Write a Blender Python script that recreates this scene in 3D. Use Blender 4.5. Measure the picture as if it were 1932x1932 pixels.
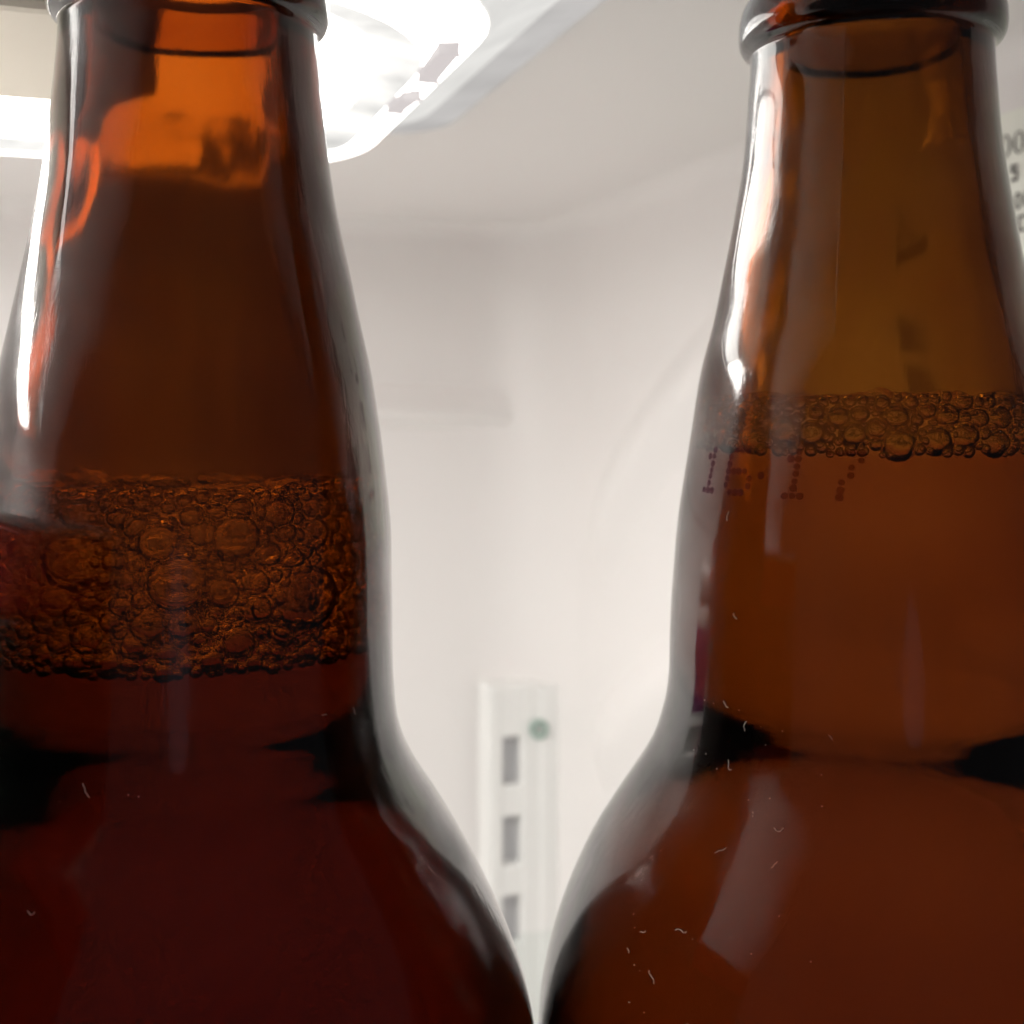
import bpy, bmesh, math, random
from math import sin, cos, pi, radians, sqrt
from mathutils import Vector, Matrix, noise

for o in list(bpy.data.objects):
    bpy.data.objects.remove(o, do_unlink=True)
scene = bpy.context.scene
COL = scene.collection

# ------------------------------------------------------------------ camera
CAM_Z = 0.177
FOC = 2310.0 / 1932.0                 # focal length in picture widths
cam_d = bpy.data.cameras.new("camera")
cam_d.sensor_width = 36.0
cam_d.lens = 36.0 * FOC
cam_d.shift_y = -(966 - 780) / 1932.0   # the photograph is a crop: eye level lies above its middle
cam_d.clip_start = 0.005
cam_d.clip_end = 20.0
cam_d.dof.use_dof = True
cam_d.dof.focus_distance = 0.113
cam_d.dof.aperture_fstop = cam_d.lens / 1.2
cam = bpy.data.objects.new("camera", cam_d)
cam.location = (0, 0, CAM_Z)
cam.rotation_euler = (radians(90), 0, 0)
COL.objects.link(cam)
scene.camera = cam

# ------------------------------------------------------------------ world (dim kitchen outside the open door)
world = bpy.data.worlds.new("World")
scene.world = world
world.use_nodes = True
bg = world.node_tree.nodes["Background"]
bg.inputs[0].default_value = (1.0, 0.93, 0.98, 1)
bg.inputs[1].default_value = 0.042

LAMP = 1.0   # overall brightness of the fridge lamp

def area(name, loc, target, sx, sy, power, col):
    l = bpy.data.lights.new(name, 'AREA')
    l.shape = 'ELLIPSE'
    l.size, l.size_y = sx, sy
    l.energy = power
    l.color = col
    o = bpy.data.objects.new(name, l)
    o.location = loc
    o.rotation_euler = (Vector(target) - Vector(loc)).to_track_quat('-Z', 'Y').to_euler()
    COL.objects.link(o)
    return o

# dim area lights added behind the camera for soft reflections on the bottles
area("added_wide_light", (-1.5, -1.1, 0.1), (0, 0.12, 0.17), 1.3, 2.4, 0.06, (1.0, 0.93, 0.95))
area("added_narrow_light", (0.17, -1.3, -0.10), (0, 0.12, 0.17), 0.26, 0.6, 0.05, (0.72, 0.80, 1.0))

vs = scene.view_settings
scene.display_settings.display_device = 'sRGB'
vs.view_transform = 'Standard'
vs.look = 'None'
vs.exposure = 0.0
vs.gamma = 1.0
vs.use_curve_mapping = False
cy = scene.cycles
cy.max_bounces = 28
cy.transmission_bounces = 28
cy.glossy_bounces = 16
cy.diffuse_bounces = 8
cy.transparent_max_bounces = 40
cy.caustics_reflective = False
cy.caustics_refractive = True
cy.use_denoising = True
cy.use_adaptive_sampling = True
cy.adaptive_threshold = 0.025
cy.sample_clamp_indirect = 6.0

# ------------------------------------------------------------------ helpers
def tag(o, label=None, cat=None, group=None, kind=None):
    if label: o["label"] = label
    if cat: o["category"] = cat
    if group: o["group"] = group
    if kind: o["kind"] = kind
    return o

def link(o, parent=None):
    COL.objects.link(o)
    if parent is not None:
        o.parent = parent
        o.matrix_parent_inverse = parent.matrix_world.inverted()
    return o

def empty(name, loc):
    o = bpy.data.objects.new(name, None)
    o.empty_display_size = 0.02
    o.location = loc
    o.matrix_world = Matrix.Translation(Vector(loc))
    return link(o)

def mesh_obj(name, verts, faces, mat, parent=None, smooth=False):
    me = bpy.data.meshes.new(name)
    me.from_pydata([tuple(v) for v in verts], [], faces)
    me.materials.append(mat)
    if smooth:
        me.polygons.foreach_set("use_smooth", [True] * len(me.polygons))
    me.update()
    return link(bpy.data.objects.new(name, me), parent)

def bm_obj(name, bm, mat, parent=None, smooth=False):
    me = bpy.data.meshes.new(name)
    bm.to_mesh(me); bm.free()
    me.materials.append(mat)
    if smooth:
        me.polygons.foreach_set("use_smooth", [True] * len(me.polygons))
    return link(bpy.data.objects.new(name, me), parent)

class NT:
    def __init__(s, name):
        s.m = bpy.data.materials.new(name); s.m.use_nodes = True
        s.t = s.m.node_tree; s.t.nodes.clear()
        s.out = s.n('ShaderNodeOutputMaterial')
    def n(s, typ, **kw):
        nd = s.t.nodes.new(typ)
        for k, v in kw.items():
            if k.startswith('i_'):
                key = k[2:]
                key = int(key) if key.isdigit() else key.replace('_', ' ')
                nd.inputs[key].default_value = v
            else:
                setattr(nd, k, v)
        return nd
    def l(s, a, b): s.t.links.new(a, b)

def plastic(name, col, rough=0.4, bump=0.0, bscale=300, spec=0.5, var=0.03):
    k = NT(name)
    p = k.n('ShaderNodeBsdfPrincipled')
    p.inputs['Roughness'].default_value = rough
    p.inputs['Specular IOR Level'].default_value = spec
    tc = k.n('ShaderNodeTexCoord')
    nz = k.n('ShaderNodeTexNoise'); nz.inputs['Scale'].default_value = 9; nz.inputs['Detail'].default_value = 4
    k.l(tc.outputs['Object'], nz.inputs['Vector'])
    mx = k.n('ShaderNodeMix', data_type='RGBA')
    mx.inputs[6].default_value = (*[c * (1 - var) for c in col], 1)
    mx.inputs[7].default_value = (*[min(1, c * (1 + var)) for c in col], 1)
    k.l(nz.outputs['Fac'], mx.inputs[0]); k.l(mx.outputs[2], p.inputs['Base Color'])
    if bump:
        b = k.n('ShaderNodeTexNoise'); b.inputs['Scale'].default_value = bscale; b.inputs['Detail'].default_value = 3
        k.l(tc.outputs['Object'], b.inputs['Vector'])
        bp = k.n('ShaderNodeBump'); bp.inputs['Strength'].default_value = bump; bp.inputs['Distance'].default_value = 0.0004
        k.l(b.outputs['Fac'], bp.inputs['Height']); k.l(bp.outputs[0], p.inputs['Normal'])
    k.l(p.outputs[0], k.out.inputs[0])
    return k.m

def emitter(name, col, strength, var=0.0):
    k = NT(name)
    e = k.n('ShaderNodeEmission'); e.inputs[0].default_value = (*col, 1); e.inputs[1].default_value = strength
    if var:
        tc = k.n('ShaderNodeTexCoord')
        nz = k.n('ShaderNodeTexNoise'); nz.inputs['Scale'].default_value = 60; nz.inputs['Detail'].default_value = 5
        k.l(tc.outputs['Object'], nz.inputs['Vector'])
        mr = k.n('ShaderNodeMapRange'); mr.inputs[1].default_value = .3; mr.inputs[2].default_value = .7
        mr.inputs[3].default_value = strength * (1 - var); mr.inputs[4].default_value = strength * (1 + var)
        k.l(nz.outputs['Fac'], mr.inputs[0]); k.l(mr.outputs[0], e.inputs[1])
    g = k.n('ShaderNodeBsdfGlossy'); g.inputs['Roughness'].default_value = .3; g.inputs[0].default_value = (.04, .04, .04, 1)
    a = k.n('ShaderNodeAddShader')
    k.l(e.outputs[0], a.inputs[0]); k.l(g.outputs[0], a.inputs[1]); k.l(a.outputs[0], k.out.inputs[0])
    return k.m

# ------------------------------------------------------------------ fridge frame of reference
YAW = radians(18.9)
C0 = Vector((0.0147, 0.46, 0))
EU = Vector((cos(YAW), sin(YAW), 0))        # towards the right-hand wall
ED = Vector((-sin(YAW), cos(YAW), 0))       # towards the back wall
def W(u, v, z):
    return C0 + EU * u - ED * v + Vector((0, 0, z))
CEIL = 0.247
U0, V1, ZB = -0.53, 0.36, -0.06

M_liner = plastic("liner_white", (0.822, 0.798, 0.790), 0.35, 0.10, 500, 0.4, 0.012)
M_white = plastic("rail_white", (0.82, 0.82, 0.81), 0.4, 0, 0, 0.4, 0.01)
M_slot = plastic("slot_grey", (0.55, 0.55, 0.57), 0.6)
M_housing = plastic("housing_beige", (0.85, 0.80, 0.70), 0.45, 0.1, 400, 0.4, 0.02)

def box_bm(u0, u1, v0, v1, z0, z1, bev=0.0, seg=3):
    bm = bmesh.new()
    vs_ = [bm.verts.new(W(u, v, z)) for u in (u0, u1) for v in (v0, v1) for z in (z0, z1)]
    for f in ((0,1,3,2),(4,6,7,5),(0,4,5,1),(2,3,7,6),(0,2,6,4),(1,5,7,3)):
        bm.faces.new([vs_[i] for i in f])
    bmesh.ops.recalc_face_normals(bm, faces=bm.faces)
    if bev:
        bmesh.ops.bevel(bm, geom=bm.edges[:], offset=bev, segments=seg, profile=0.5, affect='EDGES')
    return bm

# --- liner: one moulded shell, open at the front
RF, RC = 0.034, 0.008
def plan(t):
    """outline of the inside seen from above, drawn in by t; open at the front"""
    R = RF - t; p = []
    def seg(a, b, ws): p.extend([(a[0] + (b[0]-a[0])*w, a[1] + (b[1]-a[1])*w) for w in ws])
    ws = (0, .02, .25, .5, .75, .98)
    seg((U0 + t, V1), (U0 + t, RF), ws)
    p.extend([(U0 + RF - R*cos(a*pi/32), RF - R*sin(a*pi/32)) for a in range(17)])
    seg((U0 + RF, t), (-RF, t), (.02, .2, .4, .6, .8, .98))
    p.extend([(-RF + R*sin(a*pi/32), RF - R*cos(a*pi/32)) for a in range(17)])
    seg((-t, RF), (-t, V1), (.02, .25, .5, .75, .98, 1))
    return p
levels = [(ZB, 0), (0, 0), (.05, 0), (.15, 0), (CEIL - RC - .003, 0)]
levels += [(CEIL - RC + RC*sin(a*pi/16), RC*(1 - cos(a*pi/16))) for a in range(9)] + [(CEIL, RC + .003)]
vv, ff = [], []
for z, t in levels:
    vv += [W(u, v, z) for u, v in plan(t)]
n = len(plan(0))
for a in range(len(levels) - 1):
    for i in range(n - 1):
        ff.append((a*n+i, a*n+i+1, (a+1)*n+i+1, (a+1)*n+i))
liner = mesh_obj("fridge_liner", vv, ff, M_liner, None, True)
b0 = len(levels)*n - n
mesh_obj("ceiling_panel", vv[b0:], [tuple(range(n))], M_liner, liner)
lv_, lf_ = [], []          # unseen upward lip, added to fade the ceiling's reflection in the glass
for a in range(11):
    t = a/10*pi/2
    for u in (U0 + RC + .003, -RC - .003):
        lv_.append(W(u, V1 + .034*sin(t), CEIL + .030*(1 - cos(t))))
lf_ = [(2*a, 2*a+1, 2*a+3, 2*a+2) for a in range(10)]
mesh_obj("added_ceiling_lip", lv_, lf_, M_liner, liner, True)
mesh_obj("floor_panel", vv[:n], [tuple(range(n))], M_liner, liner)
tag(liner, kind="structure")

# moulded ledge across the back panel
prof = [(0.0, 0.0120), (0.0020, 0.0085), (0.0054, 0.0050), (0.0086, 0.0020), (0.0092, 0.0), (0.0076, -0.0018), (0.0032, -0.0036), (0.0008, -0.0050), (0.0, -0.0064)]
vv, ff = [], []
LEDGE = ((U0 + 0.06, 1), (-0.085, 1), (-0.060, .95), (-0.044, .85), (-0.033, .65), (-0.024, .35), (-0.016, .02))
for (u, sc_) in LEDGE:
    v0 = -0.0006 if u <= -RF else RF - sqrt(RF*RF - (u + RF)**2) - 0.0006
    for (dv, dz) in prof:
        vv.append(W(u, v0 + dv * sc_, 0.1765 + dz))
n = len(prof)
for s in range(len(LEDGE) - 1):
    for i in range(n - 1):
        ff.append((s*n+i, s*n+i+1, (s+1)*n+i+1, (s+1)*n+i))
mesh_obj("moulded_ledge", vv, ff, M_liner, liner, True)

# soft diagonal bulges added to imitate light streaks on the right-hand panel
def bulge(path, width, depth, name):
    vv, ff = [], []; nseg = 9
    n_ = len(path)
    for i, (v, z) in enumerate(path):
        a = path[max(i-1, 0)]; b = path[min(i+1, n_-1)]
        tx, tz = b[0]-a[0], b[1]-a[1]; L = sqrt(tx*tx+tz*tz); nx, nz = -tz/L, tx/L
        e = sin(pi*min(1, i/3)/2)*sin(pi*min(1, (n_-1-i)/3)/2)
        for k_ in range(nseg):
            t = -1 + 2*k_/(nseg-1)
            w = cos(t*pi/2)**2
            vv.append(W(.0006 - (depth + .0006)*w*e, v + nx*t*width, z + nz*t*width))
    for i in range(n_-1):
        for k_ in range(nseg-1):
            ff.append((i*nseg+k_, i*nseg+k_+1, (i+1)*nseg+k_+1, (i+1)*nseg+k_))
    return mesh_obj(name, vv, ff, M_liner, liner, True)
def curve(p0, p1, p2, n=22):
    return [((1-t)**2*p0[0]+2*t*(1-t)*p1[0]+t*t*p2[0], (1-t)**2*p0[1]+2*t*(1-t)*p1[1]+t*t*p2[1]) for t in [i/(n-1) for i in range(n)]]
bulge(curve((.045, .125), (.085, .190), (.215, .212)), .018, .0060, "light_streak_bulge")
bulge(curve((.042, .055), (.100, .110), (.240, .150)), .018, .0050, "light_streak_bulge")

# glass shelf the bottles stand on
k = NT("shelf_glass")
tr = k.n('ShaderNodeBsdfTransparent'); tr.inputs[0].default_value = (0.97, 0.985, 0.98, 1)
gl = k.n('ShaderNodeBsdfGlossy'); gl.inputs['Roughness'].default_value = 0.02
fr = k.n('ShaderNodeFresnel'); fr.inputs[0].default_value = 1.25
mx = k.n('ShaderNodeMixShader')
gm = k.n('ShaderNodeNewGeometry')
fm = k.n('ShaderNodeMath', operation='SUBTRACT'); fm.inputs[0].default_value = 1.0; k.l(gm.outputs['Backfacing'], fm.inputs[1])
fx = k.n('ShaderNodeMath', operation='MULTIPLY'); k.l(fr.outputs[0], fx.inputs[0]); k.l(fm.outputs[0], fx.inputs[1])
k.l(fx.outputs[0], mx.inputs[0]); k.l(tr.outputs[0], mx.inputs[1]); k.l(gl.outputs[0], mx.inputs[2]); k.l(mx.outputs[0], k.out.inputs[0])
M_shelf = k.m
shelf = bm_obj("glass_shelf", box_bm(U0 + 0.004, -0.003, 0.036, 0.357, -0.0045, -0.0002, 0.0012, 2), M_shelf)
tag(shelf, "clear glass refrigerator shelf that both brown bottles stand on", "shelf")

# ------------------------------------------------------------------ shelf rail in the back corner
rail = empty("shelf_rail", W(-0.02, 0.0, -0.056))
tag(rail, "white slotted shelf rail running up the back corner of the refrigerator", "rail")
RU0, RU1, RV0, RV1, RZ0, RZ1 = -0.0300, -0.0090, 0.003, 0.017, -0.056, 0.080
slot_u0, slot_u1 = -0.0245, -0.0177
pitch, sh = 0.0284, 0.0175
zs = [0.0613 - i * pitch for i in range(4)]       # slot tops
bm = bmesh.new()
def addbox(bm, u0, u1, v0, v1, z0, z1):
    vs_ = [bm.verts.new(W(u, v, z)) for u in (u0, u1) for v in (v0, v1) for z in (z0, z1)]
    for f in ((0,1,3,2),(4,6,7,5),(0,4,5,1),(2,3,7,6),(0,2,6,4),(1,5,7,3)):
        bm.faces.new([vs_[i] for i in f])
bm2 = box_bm(RU0, slot_u0, RV0, RV1, RZ0, RZ1, 0.0012, 2)
ro = bm_obj("rail_side", bm2, M_white, rail, False)
bm_obj("rail_side", box_bm(slot_u1, RU1, RV0, RV1, RZ0, RZ1, 0.0012, 2), M_white, rail)
zt = RZ1 - 0.0004
for i, z in enumerate(zs):
    bm_obj("rail_bridge", box_bm(slot_u0 - 0.0006, slot_u1 + 0.0006, RV0, RV1 - 0.0004, z, zt, 0.0008, 2), M_white, rail)
    zt = z - sh
bm_obj("rail_back", box_bm(slot_u0 - 0.001, slot_u1 + 0.001, RV0 + 0.0005, RV1 - 0.0055, RZ0 + 0.001, RZ1 - 0.002), M_slot, rail)
# rounded flank filling the corner beside the slots
bm_obj("rail_flank", box_bm(RU1 - 0.002, -0.0020, RV0 + 0.002, RV1 + 0.0008, RZ0, RZ1 - 0.0006, 0.0015, 3), M_white, rail, True)
# greenish plug
M_plug = plastic("plug_green", (0.34, 0.46, 0.41), 0.4)
def ring_mesh(r0, r1, depth, seg=28):
    vv, ff = [], []
    for i in range(seg):
        a = 2 * pi * i / seg
        for (r, t) in ((r1, 0), (r1, depth), (r0, depth), (r0, 0)):
            vv.append((r * cos(a), t, r * sin(a)))
    for i in range(seg):
        j = (i + 1) % seg
        for s in range(4):
            ff.append((i*4+s, i*4+(s+1) % 4, j*4+(s+1) % 4, j*4+s))
    return vv, ff
pc = (-0.0115, RV1 + 0.0008, 0.0638)
vv, ff = ring_mesh(0.0018, 0.0034, 0.0012)
plug = mesh_obj("plug", [W(pc[0] + x, pc[1] + t, pc[2] + z) for x, t, z in vv], ff, M_plug, rail, True)

# ------------------------------------------------------------------ ceiling lamp
lamp = empty("ceiling_lamp", W(-0.19, 0.22, CEIL))
tag(lamp, "glowing white plastic lamp bowl with clear flange under the refrigerator ceiling", "lamp")
WARM = (1.0, 0.975, 0.93)
M_glow = emitter("lamp_glow", WARM, 9.0 * LAMP)
M_boost = emitter("lamp_boost", WARM, 19.5 * LAMP)
M_rim = emitter("lamp_rim", WARM, 6.0 * LAMP, 0.3)
M_frost = emitter("lamp_frost", (1, .985, .95), 0.75 * LAMP, 0.12)
M_band = emitter("lamp_band", (1, .985, .95), 0.95 * LAMP, 0.35)
M_flange = emitter("lamp_flange", (1, .97, .95), 0.52 * LAMP, 0.12)
M_dark = emitter("lamp_slit", (1, .92, .91), 0.66 * LAMP)

def rrect(u0, u1, v0, v1, r, z, seg=10):
    pts = []
    for (cu, cv, a0) in ((u1 - r, v1 - r, 0), (u0 + r, v1 - r, 90), (u0 + r, v0 + r, 180), (u1 - r, v0 + r, 270)):
        for i in range(seg + 1):
            a = radians(a0 + 90 * i / seg)
            pts.append(W(cu + r * cos(a), cv + r * sin(a), z))
    return pts
def loft(name, rings, mat, parent, cap=False, smooth=True):
    n = len(rings[0]); vv = [p for r in rings for p in r]; ff = []
    for s in range(len(rings) - 1):
        for i in range(n):
            j = (i + 1) % n
            ff.append((s*n+i, s*n+j, (s+1)*n+j, (s+1)*n+i))
    if cap: ff.append(tuple(range((len(rings)-1)*n, len(rings)*n)))
    return mesh_obj(name, vv, ff, mat, parent, smooth)
LU0, LU1, LV0, LV1 = -0.495, -0.111, 0.163, 0.286
# flange flat on the ceiling, then the sloping clear skirt
loft("flange", [rrect(LU0 - .02, -0.083, 0.137, LV1 + .004, .018, CEIL - .0003),
                rrect(LU0 - .02, -0.083, 0.137, LV1 + .004, .018, CEIL - .0018),
                rrect(LU0 - .016, -0.087, 0.141, LV1 + .002, .018, CEIL - .0026),
                rrect(LU0 - .012, -0.0915, 0.1455, LV1, .020, CEIL - .0030)], M_flange, lamp)
loft("skirt", [rrect(LU0 - .0118, -0.0917, 0.1457, LV1 - .0002, .020, CEIL - .0031),
               rrect(LU0 - .006, -0.102, 0.154, LV1 - .001, .026, CEIL - .0085),
               rrect(LU0 - .002, -0.1075, 0.160, LV1 - .002, .030, CEIL - .0140)], M_frost, lamp)
loft("rim", [rrect(LU0 - .0018, -0.1077, 0.1602, LV1 - .0022, .030, CEIL - .0141),
             rrect(LU0, LU1, LV0, LV1 - .003, .033, CEIL - .0175),
             rrect(LU0 + .004, LU1 - .005, LV0 + .005, LV1 - .005, .033, CEIL - .0182)], M_rim, lamp)
loft("frosted_band", [rrect(LU0 + .0042, LU1 - .0052, LV0 + .0052, LV1 - .0052, .033, CEIL - .0181),
                      rrect(LU0 + .015, LU1 - .010, LV0 + .015, LV1 - .008, .036, CEIL - .0170)], M_band, lamp)
loft("diffuser", [rrect(LU0 + .0152, LU1 - .0102, LV0 + .0152, LV1 - .0082, .036, CEIL - .0171),
                  rrect(LU0 + .030, LU1 - .030, LV0 + .032, LV1 - .020, .030, CEIL - .0185)], M_glow, lamp, True)
# hotter glowing panel added to the diffuser to brighten the walls
loft("boost_panel", [rrect(-0.485, -0.195, LV0 + .010, 0.236, .012, CEIL - .0188), rrect(-0.483, -0.197, LV0 + .012, 0.234, .011, CEIL - .0192)], M_boost, lamp, True)
for (su, sv, ln, wd, an) in ((-0.1150, 0.257, .014, .0022, 93), (-0.1145, 0.234, .009, .0020, 86)):
    bm = bmesh.new()
    bmesh.ops.create_cube(bm, size=1)
    for v_ in bm.verts:
        x, y, z = v_.co.x * ln, v_.co.y * wd, v_.co.z * .0012
        a = radians(an)
        v_.co = W(su + x * cos(a) - y * sin(a), sv + x * sin(a) + y * cos(a), CEIL - .0186 + z)
    bmesh.ops.bevel(bm, geom=bm.edges[:], offset=.0005, segments=2, affect='EDGES')
    bm_obj("slit", bm, M_dark, lamp)
# opaque cover under the front left of the bowl
bm_obj("opaque_cover", box_bm(-0.46, -0.158, 0.238, 0.283, CEIL - .0245, CEIL - .0190, 0.002, 3), M_housing, lamp)

# ------------------------------------------------------------------ printed sticker on the right-hand wall
M_paper = plastic("sticker_paper", (0.86, 0.87, 0.80), 0.5, 0, 0, 0.3, 0.01)
M_grey = plastic("sticker_grey", (.42, .41, .40), .5)
M_ink = plastic("sticker_ink", (0.045, 0.035, 0.03), 0.5)
sticker = empty("wall_sticker", W(-0.0006, 0.25, 0.19))
tag(sticker, "white printed sticker with black numerals on the side wall beside the lighter bottle", "sticker")
bm_obj("paper", box_bm(-0.0006, -0.0002, 0.150, 0.345, 0.150, 0.2335, 0), M_paper, sticker)
def ink(name, polys):
    vv, ff = [], []
    for p in polys:
        b = len(vv); vv += [W(-0.0008, v, z) for v, z in p]; ff.append(tuple(range(b, b + len(p))))
    return mesh_obj(name, vv, ff, M_ink, sticker)
def zero(cv, cz, hw, hh, tw, th, seg=28):
    ps = []
    for i in range(seg):
        a, b = 2*pi*i/seg, 2*pi*(i+1)/seg
        ps.append([(cv+hw*cos(a), cz+hh*sin(a)), (cv+hw*cos(b), cz+hh*sin(b)),
                   (cv+(hw-tw)*cos(b), cz+(hh-th)*sin(b)), (cv+(hw-tw)*cos(a), cz+(hh-th)*sin(a))])
    return ps
def rc(v0, v1, z0, z1): return [(v0, z0), (v1, z0), (v1, z1), (v0, z1)]
def five(v, z, w, h, t):
    return [rc(v, v+w, z+h-t, z+h), rc(v, v+t, z+h*.5, z+h-t), rc(v+t*.99, v+w, z+h*.5, z+h*.5+t),
            rc(v+w-t, v+w, z+t, z+h*.5), rc(v, v+w, z, z+t)]

# ------------------------------------------------------------------ bottles
def smooth_profile(pts, sub=6):
    out = []
    for i in range(len(pts) - 1):
        p0 = pts[max(i-1, 0)]; p1 = pts[i]; p2 = pts[i+1]; p3 = pts[min(i+2, len(pts)-1)]
        for s in range(sub):
            t = s / sub
            z = p1[0] + (p2[0] - p1[0]) * t
            m1 = (p2[1]-p0[1]) / ((p2[0]-p0[0]) or 1) * (p2[0]-p1[0])
            m2 = (p3[1]-p1[1]) / ((p3[0]-p1[0]) or 1) * (p2[0]-p1[0])
            t2, t3 = t*t, t*t*t
            r = (2*t3-3*t2+1)*p1[1] + (t3-2*t2+t)*m1 + (-2*t3+3*t2)*p2[1] + (t3-t2)*m2
            out.append((z, r))
    out.append(pts[-1])
    return out

# (height, radius) in mm, from the foot to just under the neck ring
BODY_L = [(9,35.2),(20,35.3),(60,35.3),(100,35.2),(108,35.1),(116,34.3),(122.8,32.4),(127.9,30.2),(133.1,27.5),(138.3,24.5),(140.9,22.8),(143.6,21.4),
          (146.2,20.6),(149,20.3),(154.3,20.1),(159.7,20.1),(165.1,19.95),(170.5,19.5),(175.9,18.8),(181.3,17.9),(186.7,16.75),(192.1,15.6),
          (197.5,14.5),(203,13.65),(208.3,13.0),(213,12.6),(215.2,12.5)]
BODY_R = [(9,35.2),(20,35.3),(60,35.3),(100,35.3),(106,35.3),(113.4,35.2),(119,34.2),(124.5,32.5),(130.1,30.0),(135.6,26.7),(141.3,23.2),(145.3,21.8),
          (148.2,21.3),(152.8,21.15),(158.6,20.9),(164.3,20.4),(170.1,19.65),(175.8,18.75),(181.6,17.75),(187.4,16.3),(193.1,15.15),
          (198.9,14.1),(204.6,13.2),(210.3,12.75),(213.5,12.5),(215.2,12.45)]

def amber_material(name, dens, colour, seed):
    k = NT(name)
    p = k.n('ShaderNodeBsdfPrincipled')
    p.inputs['Base Color'].default_value = (1, 1, 1, 1)
    p.inputs['Transmission Weight'].default_value = 1.0
    at = k.n('ShaderNodeAttribute', attribute_name="wet")
    ao = k.n('ShaderNodeAttribute', attribute_name="outer")
    mi = k.n('ShaderNodeMapRange'); mi.inputs[3].default_value = 1.52; mi.inputs[4].default_value = 1.52 / 1.34
    k.l(at.outputs['Fac'], mi.inputs[0]); k.l(mi.outputs[0], p.inputs['IOR'])
    tc = k.n('ShaderNodeTexCoord')
    # scuffs stretched along the bottle, only on the outside
    mp = k.n('ShaderNodeMapping'); mp.inputs['Scale'].default_value = (1, 1, .16); mp.inputs['Location'].default_value = (seed, seed*.7, 0)
    k.l(tc.outputs['Object'], mp.inputs[0])
    n1 = k.n('ShaderNodeTexNoise'); n1.inputs['Scale'].default_value = 900; n1.inputs['Detail'].default_value = 4; n1.inputs['Roughness'].default_value = .65
    k.l(mp.outputs[0], n1.inputs['Vector'])
    n2 = k.n('ShaderNodeTexNoise'); n2.inputs['Scale'].default_value = 110; n2.inputs['Detail'].default_value = 3
    k.l(tc.outputs['Object'], n2.inputs['Vector'])
    bs = k.n('ShaderNodeMapRange'); bs.inputs[1].default_value = .45; bs.inputs[2].default_value = .75
    bs.inputs[3].default_value = .08; bs.inputs[4].default_value = .9
    k.l(n2.outputs['Fac'], bs.inputs[0])
    ml = k.n('ShaderNodeMath', operation='MULTIPLY'); k.l(bs.outputs[0], ml.inputs[0]); k.l(ao.outputs['Fac'], ml.inputs[1])
    bp = k.n('ShaderNodeBump'); bp.inputs['Distance'].default_value = .00008
    k.l(ml.outputs[0], bp.inputs['Strength']); k.l(n1.outputs['Fac'], bp.inputs['Height']); k.l(bp.outputs[0], p.inputs['Normal'])
    rr = k.n('ShaderNodeMapRange'); rr.inputs[1].default_value = .4; rr.inputs[2].default_value = .8
    rr.inputs[3].default_value = .03; rr.inputs[4].default_value = .13
    k.l(n2.outputs['Fac'], rr.inputs[0])
    m2 = k.n('ShaderNodeMix', data_type='FLOAT'); m2.inputs[2].default_value = .085; k.l(rr.outputs[0], m2.inputs[3]); k.l(ao.outputs['Fac'], m2.inputs[0])
    k.l(m2.outputs[0], p.inputs['Roughness'])
    # worn skin: a thin rougher gloss on top of the clear glass
    cw = k.n('ShaderNodeMapRange'); cw.inputs[1].default_value = .35; cw.inputs[2].default_value = .7
    cw.inputs[3].default_value = .08; cw.inputs[4].default_value = .5
    k.l(n2.outputs['Fac'], cw.inputs[0])
    m3 = k.n('ShaderNodeMath', operation='MULTIPLY'); k.l(cw.outputs[0], m3.inputs[0]); k.l(ao.outputs['Fac'], m3.inputs[1])
    sx = k.n('ShaderNodeSeparateXYZ'); k.l(tc.outputs['Object'], sx.inputs[0])
    nk = k.n('ShaderNodeMapRange'); nk.inputs[1].default_value = .168; nk.inputs[2].default_value = .190
    nk.inputs[3].default_value = 1.0; nk.inputs[4].default_value = 1.5      # the neck is the most handled part
    k.l(sx.outputs[2], nk.inputs[0])
    m4 = k.n('ShaderNodeMath', operation='MULTIPLY', use_clamp=True); k.l(m3.outputs[0], m4.inputs[0]); k.l(nk.outputs[0], m4.inputs[1])
    k.l(m4.outputs[0], p.inputs['Coat Weight'])
    p.inputs['Coat Roughness'].default_value = .27; p.inputs['Coat IOR'].default_value = 1.4
    k.l(bp.outputs[0], p.inputs['Coat Normal'])
    k.l(p.outputs[0], k.out.inputs[0])
    va = k.n('ShaderNodeVolumeAbsorption'); va.inputs[0].default_value = (*colour, 1); va.inputs[1].default_value = dens
    k.l(va.outputs[0], k.out.inputs[1])
    return k.m

def beer_material(name, dens, colour):
    k = NT(name)
    p = k.n('ShaderNodeBsdfPrincipled')
    p.inputs['Base Color'].default_value = (1, 1, 1, 1)
    p.inputs['Transmission Weight'].default_value = 1.0
    p.inputs['Roughness'].default_value = 0.0
    p.inputs['IOR'].default_value = 1.34
    t = k.n('ShaderNodeBsdfTransparent')
    at = k.n('ShaderNodeAttribute', attribute_name="top")
    mx = k.n('ShaderNodeMixShader')
    k.l(at.outputs['Fac'], mx.inputs[0]); k.l(t.outputs[0], mx.inputs[1]); k.l(p.outputs[0], mx.inputs[2])
    k.l(mx.outputs[0], k.out.inputs[0])
    va = k.n('ShaderNodeVolumeAbsorption'); va.inputs[0].default_value = (*colour, 1); va.inputs[1].default_value = dens
    k.l(va.outputs[0], k.out.inputs[1])
    return k.m

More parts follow.
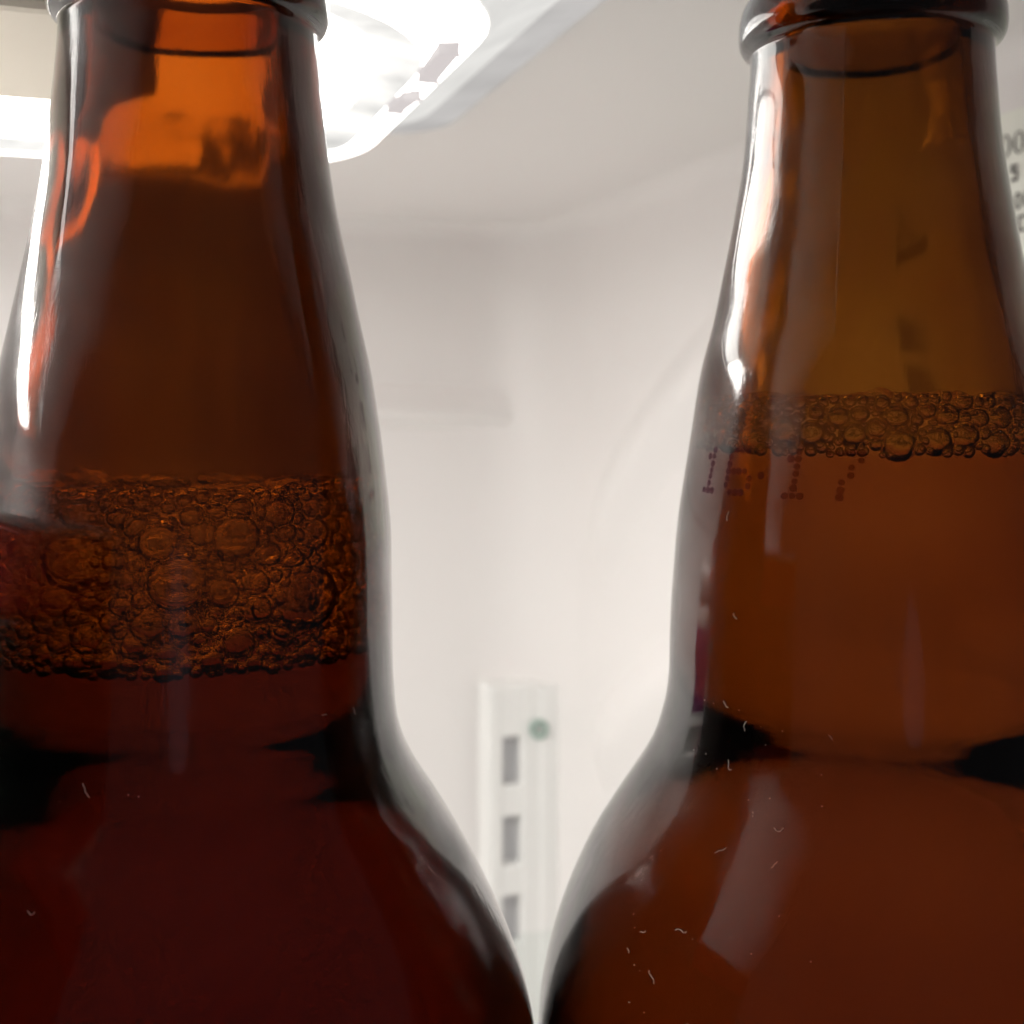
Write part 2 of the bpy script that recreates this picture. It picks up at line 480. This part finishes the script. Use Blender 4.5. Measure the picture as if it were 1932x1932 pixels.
def film_material(name, ior):
    k = NT(name)
    p = k.n('ShaderNodeBsdfPrincipled')
    p.inputs['Base Color'].default_value = (1, 1, 1, 1)
    p.inputs['Transmission Weight'].default_value = 1.0
    p.inputs['Roughness'].default_value = 0.0
    p.inputs['IOR'].default_value = ior
    k.l(p.outputs[0], k.out.inputs[0])
    return k.m
M_skin = film_material("foam_skin", 1.34)
M_air = film_material("air_bubble_in_beer", 1 / 1.34)
M_cap = plastic("cap_metal", (0.05, 0.05, 0.055), 0.35)

GLASS_COL, GLASS_D = (0.685, 0.475, 0.0), 900.0

def set_attr(me, name, vals):
    a = me.attributes.new(name, 'FLOAT', 'FACE')
    a.data.foreach_set("value", vals)

class Bottle:
    def __init__(s, name, label, loc, body, level, beer_sigma, seed, seam, glassmat, dark_top):
        s.loc = Vector(loc); s.seed = seed; s.level = level
        s.root = empty(name, loc)
        tag(s.root, label, "bottle", "brown glass beer bottles on the shelf")
        outer = [(0.4, 27.5), (0.9, 30.5), (2.5, 33.2), (5, 34.7)] + smooth_profile(body, 5)
        zt = outer[-1][0]
        # neck ring, throat and lip
        outer += [(zt+.25, 12.62), (zt+.45, 12.95), (zt+.7, 13.3), (zt+1.3, 13.62), (zt+2.2, 13.75), (zt+3.4, 13.72), (zt+4.6, 13.5),
                  (zt+5.4, 13.15), (zt+5.9, 12.7), (zt+6.3, 12.35), (zt+7.5, 12.2), (zt+9.2, 12.2), (zt+10, 12.5), (zt+10.8, 12.95),
                  (zt+12.2, 13.1), (zt+14, 13.0), (zt+15.2, 12.4), (zt+15.9, 11.4), (zt+16.1, 10.4)]
        s.outer = [(z/1000, r/1000) for z, r in outer]
        s.top = s.outer[-1][0]
        inner = []
        bodys = smooth_profile(body, 5)
        for z, r in bodys:
            if z < 12: continue
            th = 3.3 if z > 150 else (3.3 - .5 * (150 - z) / 50 if z > 100 else 2.8)
            inner.append((z/1000, (r - th)/1000))
        inner += [(.2175, .0091), (.2210, .0089), (s.top - .003, .0089), (s.top - .0012, .0091), (s.top - .0002, .0098)]
        lv = level
        inner = [p for p in inner if abs(p[0] - lv) > .0012] + [(lv, None)]
        inner.sort(key=lambda p: p[0])
        for i, p in enumerate(inner):
            if p[1] is None:
                a, b = inner[i-1], inner[i+1]
                t = (lv - a[0]) / (b[0] - a[0]); inner[i] = (lv, a[1] + (b[1]-a[1]) * t)
        s.inner = [(.0045, .020), (.0060, .026), (.0085, .0298)] + inner
        N = 160
        ths = [2*pi*i/N for i in range(N)]
        for da in (-.012, -.006, -.003, .003, .006, .012):
            ths += [(seam + da) % (2*pi), (seam + pi + da) % (2*pi)]
        ths += [seam % (2*pi), (seam + pi) % (2*pi)]
        ths = sorted(set(round(t, 6) for t in ths)); N = len(ths)
        s.N, s.ths = N, ths
        def wob(th, z, amp, f):
            return amp * noise.noise(Vector((cos(th)*f + seed*3.1, sin(th)*f, z*140)))
        vv, ff, wet, out_ = [], [], [], []
        def sd(th):
            d = min(abs((th - seam + pi) % (2*pi) - pi), abs((th - seam) % (2*pi) - pi))
            return .00003 * math.exp(-(d/.0045)**2)
        for z, r in s.outer:
            for th in ths:
                rr = r + wob(th, z, .00009, 1.6) + (sd(th) * min(1, max(0, (z - .180)/.01)) if z < .2145 else 0)
                vv.append((rr*cos(th), rr*sin(th), z))
        no = len(s.outer)
        for z, r in s.inner:
            for th in ths:
                a = .00032 if z < .205 else .0001
                rr = r + wob(th, z*.8 + 5, a, 1.3) + wob(th, z*.3 + 9, a*.35, 5)
                zz = z + (s.wave(th) if z == lv else 0)
                vv.append((rr*cos(th), rr*sin(th), zz))
        ni = len(s.inner)
        for i in range(no - 1):
            for j in range(N):
                k2 = (j+1) % N
                ff.append((i*N+j, i*N+k2, (i+1)*N+k2, (i+1)*N+j)); wet.append(0.0); out_.append(1.0)
        base = no*N
        for i in range(ni - 1):
            w = 1.0 if s.inner[i+1][0] <= lv + 1e-7 else 0.0
            for j in range(N):
                k2 = (j+1) % N
                ff.append((base+i*N+j, base+(i+1)*N+j, base+(i+1)*N+k2, base+i*N+k2)); wet.append(w); out_.append(0.0)
        for j in range(N):                       # lip joins outside and inside
            k2 = (j+1) % N
            a = (no-1)*N; b = base + (ni-1)*N
            ff.append((a+j, a+k2, b+k2, b+j)); wet.append(0.0); out_.append(0.0)
        ff.append(tuple(reversed(range(N)))); wet.append(0.0); out_.append(1.0)
        ff.append(tuple(base + j for j in range(N))); wet.append(1.0); out_.append(0.0)
        P = [s.loc + Vector(v) for v in vv]
        o = mesh_obj("glass_shell", P, ff, glassmat, s.root, True)
        set_attr(o.data, "wet", wet); set_attr(o.data, "outer", out_)
        s.shell = o
        # beer: same inside surface, a hair within it
        idx = [i for i in range(ni) if s.inner[i][0] <= lv + 1e-7]
        bv, bf, top = [], [], []
        for i in idx:
            for j in range(N):
                x, y, z = vv[base + i*N + j]
                rr = sqrt(x*x+y*y); f = (rr - .00003)/rr
                bv.append((x*f, y*f, z + (.00003 if i == 0 else 0)))
        m = len(idx)
        for i in range(m - 1):
            for j in range(N):
                k2 = (j+1) % N
                bf.append((i*N+j, i*N+k2, (i+1)*N+k2, (i+1)*N+j)); top.append(0.0)
        bf.append(tuple(reversed(range(N)))); top.append(0.0)
        last = (m-1)*N
        R = 14
        rows = [list(range(last, last+N))]
        for t in range(1, R):
            row = []
            f = 1 - t/R
            for j in range(N):
                x, y, z = bv[last + j]
                men = -.0006*(1 - math.exp(-(1-f)*6)) + s.surf(x*f, y*f)
                row.append(len(bv)); bv.append((x*f, y*f, z + men))
            rows.append(row)
        for t in range(R - 1):
            for j in range(N):
                k2 = (j+1) % N
                bf.append((rows[t][j], rows[t][k2], rows[t+1][k2], rows[t+1][j])); top.append(1.0)
        bf.append(tuple(rows[-1])); top.append(1.0)
        # below dark_top the liquid absorbs; above it is foam, mostly air
        if dark_top < lv:
            cut = [i for i in idx if s.inner[i][0] <= dark_top]
            tf = [(t_, v_) for t_, v_ in zip(bf, top) if v_ == 1.0]
            used = sorted(set(i for t_, _ in tf for i in t_)); mp_ = {a: k_ for k_, a in enumerate(used)}
            so = mesh_obj("foam_surface", [s.loc + Vector(bv[i]) for i in used], [tuple(mp_[i] for i in t_) for t_, _ in tf], M_skin, s.root, True)
            keep = len(cut)*N
            bv = bv[:keep]
            bf = [t_ for t_ in bf if max(t_) < keep] + [tuple(range(keep - N, keep))]
            top = [0.0]*len(bf)
        sg = max(beer_sigma); bc = tuple(1 - v/sg for v in beer_sigma)
        bo = mesh_obj("beer", [s.loc + Vector(v) for v in bv], bf, beer_material(name + "_beer", sg, bc), s.root, True)
        set_attr(bo.data, "top", top)
        s.cap()
    def wave(s, th):
        return .00075 * noise.noise(Vector((cos(th)*4 + s.seed*5, sin(th)*4, 2.2))) + .0004 * noise.noise(Vector((cos(th)*11, sin(th)*11, s.seed)))
    def surf(s, x, y):
        return .0007 * noise.noise(Vector((x*420 + s.seed*7, y*420, 1.5)))
    def rin(s, z):
        for a, b in zip(s.inner, s.inner[1:]):
            if a[0] <= z <= b[0]:
                return a[1] + (b[1]-a[1])*(z-a[0])/(b[0]-a[0])
        return s.inner[-1][1]
    def rout(s, z):
        for a, b in zip(s.outer, s.outer[1:]):
            if a[0] <= z <= b[0]:
                return a[1] + (b[1]-a[1])*(z-a[0])/(b[0]-a[0])
        return s.outer[-1][1]
    def on(s, th, z, off=.00004):
        r = s.rout(z) + off + .00009*noise.noise(Vector((cos(th)*1.6 + s.seed*3.1, sin(th)*1.6, z*140)))
        return s.loc + Vector((r*cos(th), r*sin(th), z))
    def cap(s):
        t = s.top
        pr = [(t+.0020, .0002), (t+.0020, .0098), (t+.0017, .0114), (t+.0008, .0126), (t-.0010, .0134), (t-.0034, .0140), (t-.0042, .0146), (t-.0043, .0141), (t-.0030, .0134), (t+.0003, .0120), (t+.0006, .0002)]
        N = 84; vv, ff = [], []
        for i, (z, r) in enumerate(pr):
            for j in range(N):
                a = 2*pi*j/N
                fl = .0006*cos(21*a) if 4 <= i <= 8 else 0
                vv.append(s.loc + Vector(((r+fl)*cos(a), (r+fl)*sin(a), z)))
        for i in range(len(pr)-1):
            for j in range(N):
                k2 = (j+1) % N
                ff.append((i*N+j, (i+1)*N+j, (i+1)*N+k2, i*N+k2))
        mesh_obj("crown_cap", vv, ff, M_cap, s.root, True)

M_amber_l = amber_material("amber_glass_a", 1150.0, (0.655, 0.43, 0.0), 3.0)
M_amber_r = amber_material("amber_glass_b", GLASS_D, GLASS_COL, 11.0)
BL = Bottle("beer_bottle", "brown bottle of dark red beer with a deep band of foam", (-0.0322, 0.1228, 0), BODY_L, .1706, (18, 46, 35), 1.0, radians(200), M_amber_l, .1550)
BR = Bottle("beer_bottle", "brown bottle of amber beer with thin bubbly foam and dotted date print", (0.0381, 0.1304, 0), BODY_R, .1787, (11, 25, 23), 2.0, radians(243), M_amber_r, .1733)

# ------------------------------------------------------------------ foam
def pack(b, sizes, rng, fixed=(), depth=0.0, over=.86):
    """bubbles against the inside of the glass; sizes: (r low, r high, tries, z low, z high)"""
    P = [tuple(f) for f in fixed]
    for r_lo, r_hi, n_try, z0, z1 in sizes:
        for _ in range(n_try):
            r = rng.uniform(r_lo, r_hi)
            zz = rng.uniform(z0, z1)
            th = rng.uniform(0, 2*pi)
            R = b.rin(zz) - r*.80 - .0003 - rng.uniform(0, depth)
            x, y = R*cos(th), R*sin(th)
            ok = True
            for (px, py, pz, pr) in P:
                s_ = (pr + r)*over
                dz = pz - zz
                if dz > s_ or dz < -s_: continue
                dx = px - x; dy = py - y
                if dx*dx + dy*dy + dz*dz < s_*s_:
                    ok = False; break
            if ok: P.append((x, y, zz, r))
    return P

def unit_ico(sub):
    bm = bmesh.new(); bmesh.ops.create_icosphere(bm, subdivisions=sub, radius=1.0)
    V = [v.co.copy() for v in bm.verts]; F = [tuple(v.index for v in f.verts) for f in bm.faces]
    bm.free(); return V, F
ICO = {3: unit_ico(3), 4: unit_ico(4)}

def cell(b, P, i, infl, film, thick, sub, ztop):
    """one foam cell: a ball flattened where it meets its neighbours, the glass and the liquid behind it"""
    x, y, z, r = P[i]; c = Vector((x, y, z)); R0 = r*infl
    planes = []
    for j, (px, py, pz, pr) in enumerate(P):
        if j == i: continue
        d = Vector((px - x, py - y, pz - z)); L = d.length
        R1 = pr*infl
        if L > (R0 + R1)*1.02: continue
        n = d / L
        t = (L*L + R0*R0 - R1*R1) / (2*L) - film/2
        planes.append((n, max(t, .12*r)))
    rad = Vector((x, y, 0)); rl = rad.length; rad /= rl
    slope = (b.rin(z + .001) - b.rin(z - .001)) / .002
    nw = Vector((rad.x, rad.y, -slope)).normalized()
    planes.append((nw, (b.rin(z) - rl)*nw.dot(rad) - .00016))
    if r*infl > thick*.6:
        planes.append((-rad, max(thick - (b.rin(z) - rl), .35*r)))
    if ztop is not None: planes.append((Vector((0, 0, 1)), max(ztop + b.wave(math.atan2(y, x)) - z, .2*r)))
    V, F = ICO[sub]
    kk = 20.0 / R0
    out = []
    for v in V:
        acc = math.exp(-kk*R0)*1.0
        m = R0
        ts = [R0]
        for n, t in planes:
            dn = v.dot(n)
            if dn > .05:
                q_ = t/dn
                ts.append(q_)
                if q_ < m: m = q_
        acc = sum(math.exp(-kk*(t - m)) for t in ts)
        out.append(c + v*(m - math.log(acc)/kk))
    return out, F

def foam(b, P, infl, film, thick, ztop, limit, hi_r):
    """the bubbles that face the opening are parts; the others are joined"""
    f = empty("foam", b.loc + Vector((0, 0, b.level)))
    f.parent = b.root; f.matrix_parent_inverse = b.root.matrix_world.inverted()
    view = Vector((-b.loc.x, -b.loc.y)).normalized()
    order = sorted((i for i, p in enumerate(P) if p[0]*view.x + p[1]*view.y > -.003), key=lambda i: -P[i][3])
    pick = order[:limit]; ps = set(pick)
    for i in pick:
        vs_, F = cell(b, P, i, infl, film, thick, 4 if P[i][3] > hi_r else 3, ztop)
        mesh_obj("bubble", [b.loc + v for v in vs_], F, M_air, f, True)
    vv, ff = [], []
    for i in range(len(P)):
        if i in ps: continue
        vs_, F = cell(b, P, i, infl, film, thick, 3, ztop)
        n0 = len(vv); vv += [b.loc + v for v in vs_]; ff += [tuple(k_ + n0 for k_ in t) for t in F]
    if vv:
        o = mesh_obj("small_bubbles", vv, ff, M_air, f, True); o["kind"] = "stuff"
    print("foam", len(P), len(pick))

rng = random.Random(5)
def at_px(b, px, dz, r):
    # a bubble against the glass on the side towards the opening, px sideways offset in metres
    R = b.rin(dz) - r*.8 - .0003
    v = Vector((-b.loc.x, -b.loc.y)).normalized(); s_ = Vector((-v.y, v.x))
    a = math.asin(max(-1, min(1, px / R)))
    d = v*cos(a) + s_*sin(a)
    return (d.x*R, d.y*R, dz, r)
# amber bottle: one wet band, larger bubbles hanging at the bottom, small ones on top
P_R = pack(BR, ((.0012, .0016, 260, .1738, .1748), (.0009, .0013, 900, .1742, .1768), (.0006, .0010, 1800, .1736, .1779), (.0004, .0006, 4500, .1731, .1784), (.00028, .0004, 2500, .1729, .1785)),
           rng, (at_px(BR, -.0072, .1750, .0015), at_px(BR, -.0105, .1768, .0012)), .0002)
foam(BR, P_R, 1.14, .00012, .0022, .1786, 290, .0009)
# dark bottle: a deep band of thin-walled cells
fixed = [at_px(BL, .0083, .1602, .0031), at_px(BL, -.0010, .1622, .0024), at_px(BL, .0034, .1660, .0019), at_px(BL, -.0085, .1640, .0026), at_px(BL, .0125, .1660, .0016)]
P_L = pack(BL, ((.0012, .0017, 110, .1565, .1685), (.0008, .0012, 900, .1553, .1690), (.0005, .0008, 5000, .1546, .1697), (.0003, .0005, 9000, .1543, .1700)),
           rng, fixed, .0003)
foam(BL, P_L, 1.28, .00004, .0026, .1704, 290, .0011)

# ------------------------------------------------------------------ date code printed in dots on the amber bottle
FONT = {'1': ["..#..", ".##..", "..#..", "..#..", "..#..", "..#..", ".###."],
        '6': [".###.", "#....", "#....", "####.", "#...#", "#...#", ".###."],
        '7': ["#####", "....#", "...#.", "...#.", "..#..", "..#..", "..#.."],
        '.': ["..", "..", "..", "..", "#.", "..", ".."]}
k = NT("date_ink")
dfn = k.n('ShaderNodeBsdfDiffuse'); dfn.inputs[0].default_value = (.10, .045, .07, 1)
tr = k.n('ShaderNodeBsdfTransparent'); tr.inputs[0].default_value = (.72, .56, .66, 1)
mx = k.n('ShaderNodeMixShader'); mx.inputs[0].default_value = .14
k.l(tr.outputs[0], mx.inputs[1]); k.l(dfn.outputs[0], mx.inputs[2]); k.l(mx.outputs[0], k.out.inputs[0])
M_date = k.m
rngd = random.Random(3)
vv, ff = [], []
STEP = .00068
zbase = .1693
rad_ = BR.rout(zbase)
th_c = math.atan2(-BR.loc.y, -BR.loc.x)       # towards the camera
xoff = -.0196
for ch in "16.17":
    gl_ = FONT[ch]
    for row in range(7):
        for c_, px in enumerate(gl_[row]):
            if px != '#': continue
            s_ = xoff + c_*STEP*1.12 + (6-row)*.00008
            z = zbase + (6-row)*STEP + rngd.uniform(-.00005, .00005)
            if ch == '.': z = zbase + 2.6*STEP
            th = th_c + s_/rad_
            b0 = len(vv)
            rr = .00038*rngd.uniform(.85, 1.1)
            for i in range(10):
                a = 2*pi*i/10
                vv.append(BR.on(th + rr*cos(a)/rad_, z + rr*.9*sin(a), .00003))
            ff.append(tuple(range(b0, b0+10)))
    xoff += (len(gl_[0]))*STEP*1.12 + STEP*.9
mesh_obj("date_code", vv, ff, M_date, BR.root)

# ------------------------------------------------------------------ dust and fibres clinging to the glass
M_dust = plastic("dust", (.75, .72, .66), .8)
def tube(vv, ff, pts, r):
    n = 5; b0 = len(vv)
    for i, p in enumerate(pts):
        t = (pts[min(i+1, len(pts)-1)] - pts[max(i-1, 0)]).normalized()
        a = t.orthogonal().normalized(); b_ = t.cross(a)
        for j in range(n):
            an = 2*pi*j/n
            vv.append(p + (a*cos(an) + b_*sin(an))*r)
    for i in range(len(pts)-1):
        for j in range(n):
            ff.append((b0+i*n+j, b0+i*n+(j+1) % n, b0+(i+1)*n+(j+1) % n, b0+(i+1)*n+j))
def fibre(b, vv, ff, th, z, ln, rg, r):
    ang = rg.uniform(0, 2*pi); pts = []
    s0, z0 = 0, 0
    for i in range(8):
        pts.append(b.on(th + s0/b.rout(z+z0), z + z0, r*1.2))
        ang += rg.uniform(-.9, .9); s0 += cos(ang)*ln/8; z0 += sin(ang)*ln/8
    tube(vv, ff, pts, r)
def dust(b, spots, seed, nscatter, zr, thr):
    rg = random.Random(seed); vv, ff = [], []
    tc_ = math.atan2(-b.loc.y, -b.loc.x)
    for (s_, z, ln) in spots:
        fibre(b, vv, ff, tc_ + s_, z, ln, rg, .00005)
    for _ in range(nscatter):
        th = tc_ + rg.uniform(*thr); z = rg.uniform(*zr)
        if rg.random() < .14: fibre(b, vv, ff, th, z, rg.uniform(.0004, .0012), rg, .000036)
        else:
            p = b.on(th, z, .00002); r = rg.uniform(.00003, .00009); n0 = len(vv)
            for d in ((1,0,0),(-1,0,0),(0,1,0),(0,-1,0),(0,0,1),(0,0,-1)): vv.append(p + Vector(d)*r)
            ff += [tuple(n0+i for i in t) for t in ((0,2,4),(2,1,4),(1,3,4),(3,0,4),(2,0,5),(1,2,5),(3,1,5),(0,3,5))]
    o = mesh_obj("dust", vv, ff, M_dust, b.root); o["kind"] = "stuff"
dust(BR, ((-.72, .1665, .0012), (-.62, .1573, .0009), (-.66, .1487, .0011), (-.55, .1478, .0012), (-.35, .1395, .0013), (-.62, .1440, .0014), (-.55, .1365, .0014),
          (-.60, .1300, .0016), (-.62, .1255, .0016), (-.5, .1230, .0012)), 8, 60, (.112, .150), (-.85, -.15))
dust(BL, ((-.40, .1450, .0016), (.62, .1500, .0007), (-.1, .1290, .0012), (-.5, .1370, .001)), 9, 14, (.115, .150), (-.8, .8))

# ------------------------------------------------------------------ sticker print (what shows past the neck, and behind it)
ink("numeral", zero(.2395, .2272, .0014, .0021, .00055, .00025))
ink("numeral", zero(.2430, .2272, .0014, .0021, .00055, .00025))
ink("numeral", zero(.2465, .2272, .0014, .0021, .00055, .00025))
ink("numeral", [rc(.2500, .2506, .2251, .2259)])
ink("letter", [rc(.2496, .2500, .2300, .2322)])
ink("numeral", five(.2443, .2202, .0019, .0031, .0006))
ink("numeral", zero(.2462, .2164, .0010, .0016, .0005, .0004))
ink("numeral", zero(.2488, .2164, .0010, .0016, .0005, .0004))
ink("letter", [rc(.2462, .2468, .2106, .2136), rc(.2468, .2482, .2131, .2136), rc(.2468, .2482, .2106, .2111)])
ink("letter", [rc(.2490, .2496, .2106, .2136), rc(.2496, .2509, .2131, .2136), rc(.2496, .2508, .2119, .2124), rc(.2496, .2509, .2106, .2111)])
for i, (v0, v1, z0, z1) in enumerate(((.222, .225, .206, .221), (.225, .236, .206, .210), (.221, .236, .190, .199), (.224, .235, .178, .186), (.217, .246, .171, .1735))):
    ink("printed_block", [rc(v0, v1, z0, z1)]).data.materials[0] = M_grey

# ------------------------------------------------------------------ things beside and behind the dark bottle
M_red = plastic("carton_red", (.66, .035, .02), .35)
M_purple = plastic("purple_label", (.20, .02, .13), .35)
M_jar = plastic("jar_white", (.72, .70, .68), .35)
M_green = plastic("carton_dark_green", (.030, .042, .033), .3)
def lathe(name, pr, loc, mat, parent, N=48):
    vv, ff = [], []
    for z, r in pr:
        for j in range(N):
            a = 2*pi*j/N; vv.append(Vector(loc) + Vector((r*cos(a), r*sin(a), z)))
    for i in range(len(pr)-1):
        for j in range(N):
            k2 = (j+1) % N; ff.append((i*N+j, i*N+k2, (i+1)*N+k2, (i+1)*N+j))
    ff.append(tuple(range((len(pr)-1)*N, len(pr)*N))); ff.append(tuple(reversed(range(N))))
    return mesh_obj(name, vv, ff, mat, parent, True)
jar = empty("jar", (-0.128, .205, 0))
tag(jar, "white plastic jar with a broad purple band behind the dark beer", "jar")
lathe("jar_body", [(0, .024), (.002, .0265), (.136, .0265), (.142, .0255), (.146, .022), (.147, .020)], jar.location, M_jar, jar)
lathe("label_band", [(.085, .0266), (.0852, .0268), (.135, .0268), (.1352, .0266)], jar.location, M_purple, jar)
lathe("jar_lid", [(.1472, .0215), (.148, .0235), (.157, .0235), (.1585, .0225)], jar.location, M_jar, jar)
carton = empty("carton", W(-0.235, 0.30, 0))
tag(carton, "dark green carton with a red top edge standing beside the dark beer", "carton")
bm_obj("carton_body", box_bm(-0.275, -0.195, 0.232, 0.355, 0.0005, 0.1555, 0.0012, 2), M_green, carton)
bm_obj("red_band", box_bm(-0.2755, -0.1945, 0.2315, 0.3555, 0.1557, 0.1670, 0.0008, 2), M_red, carton)
bm_obj("carton_lid", box_bm(-0.2755, -0.1945, 0.2315, 0.3555, 0.1671, 0.1690, 0.0006, 2), M_jar, carton)
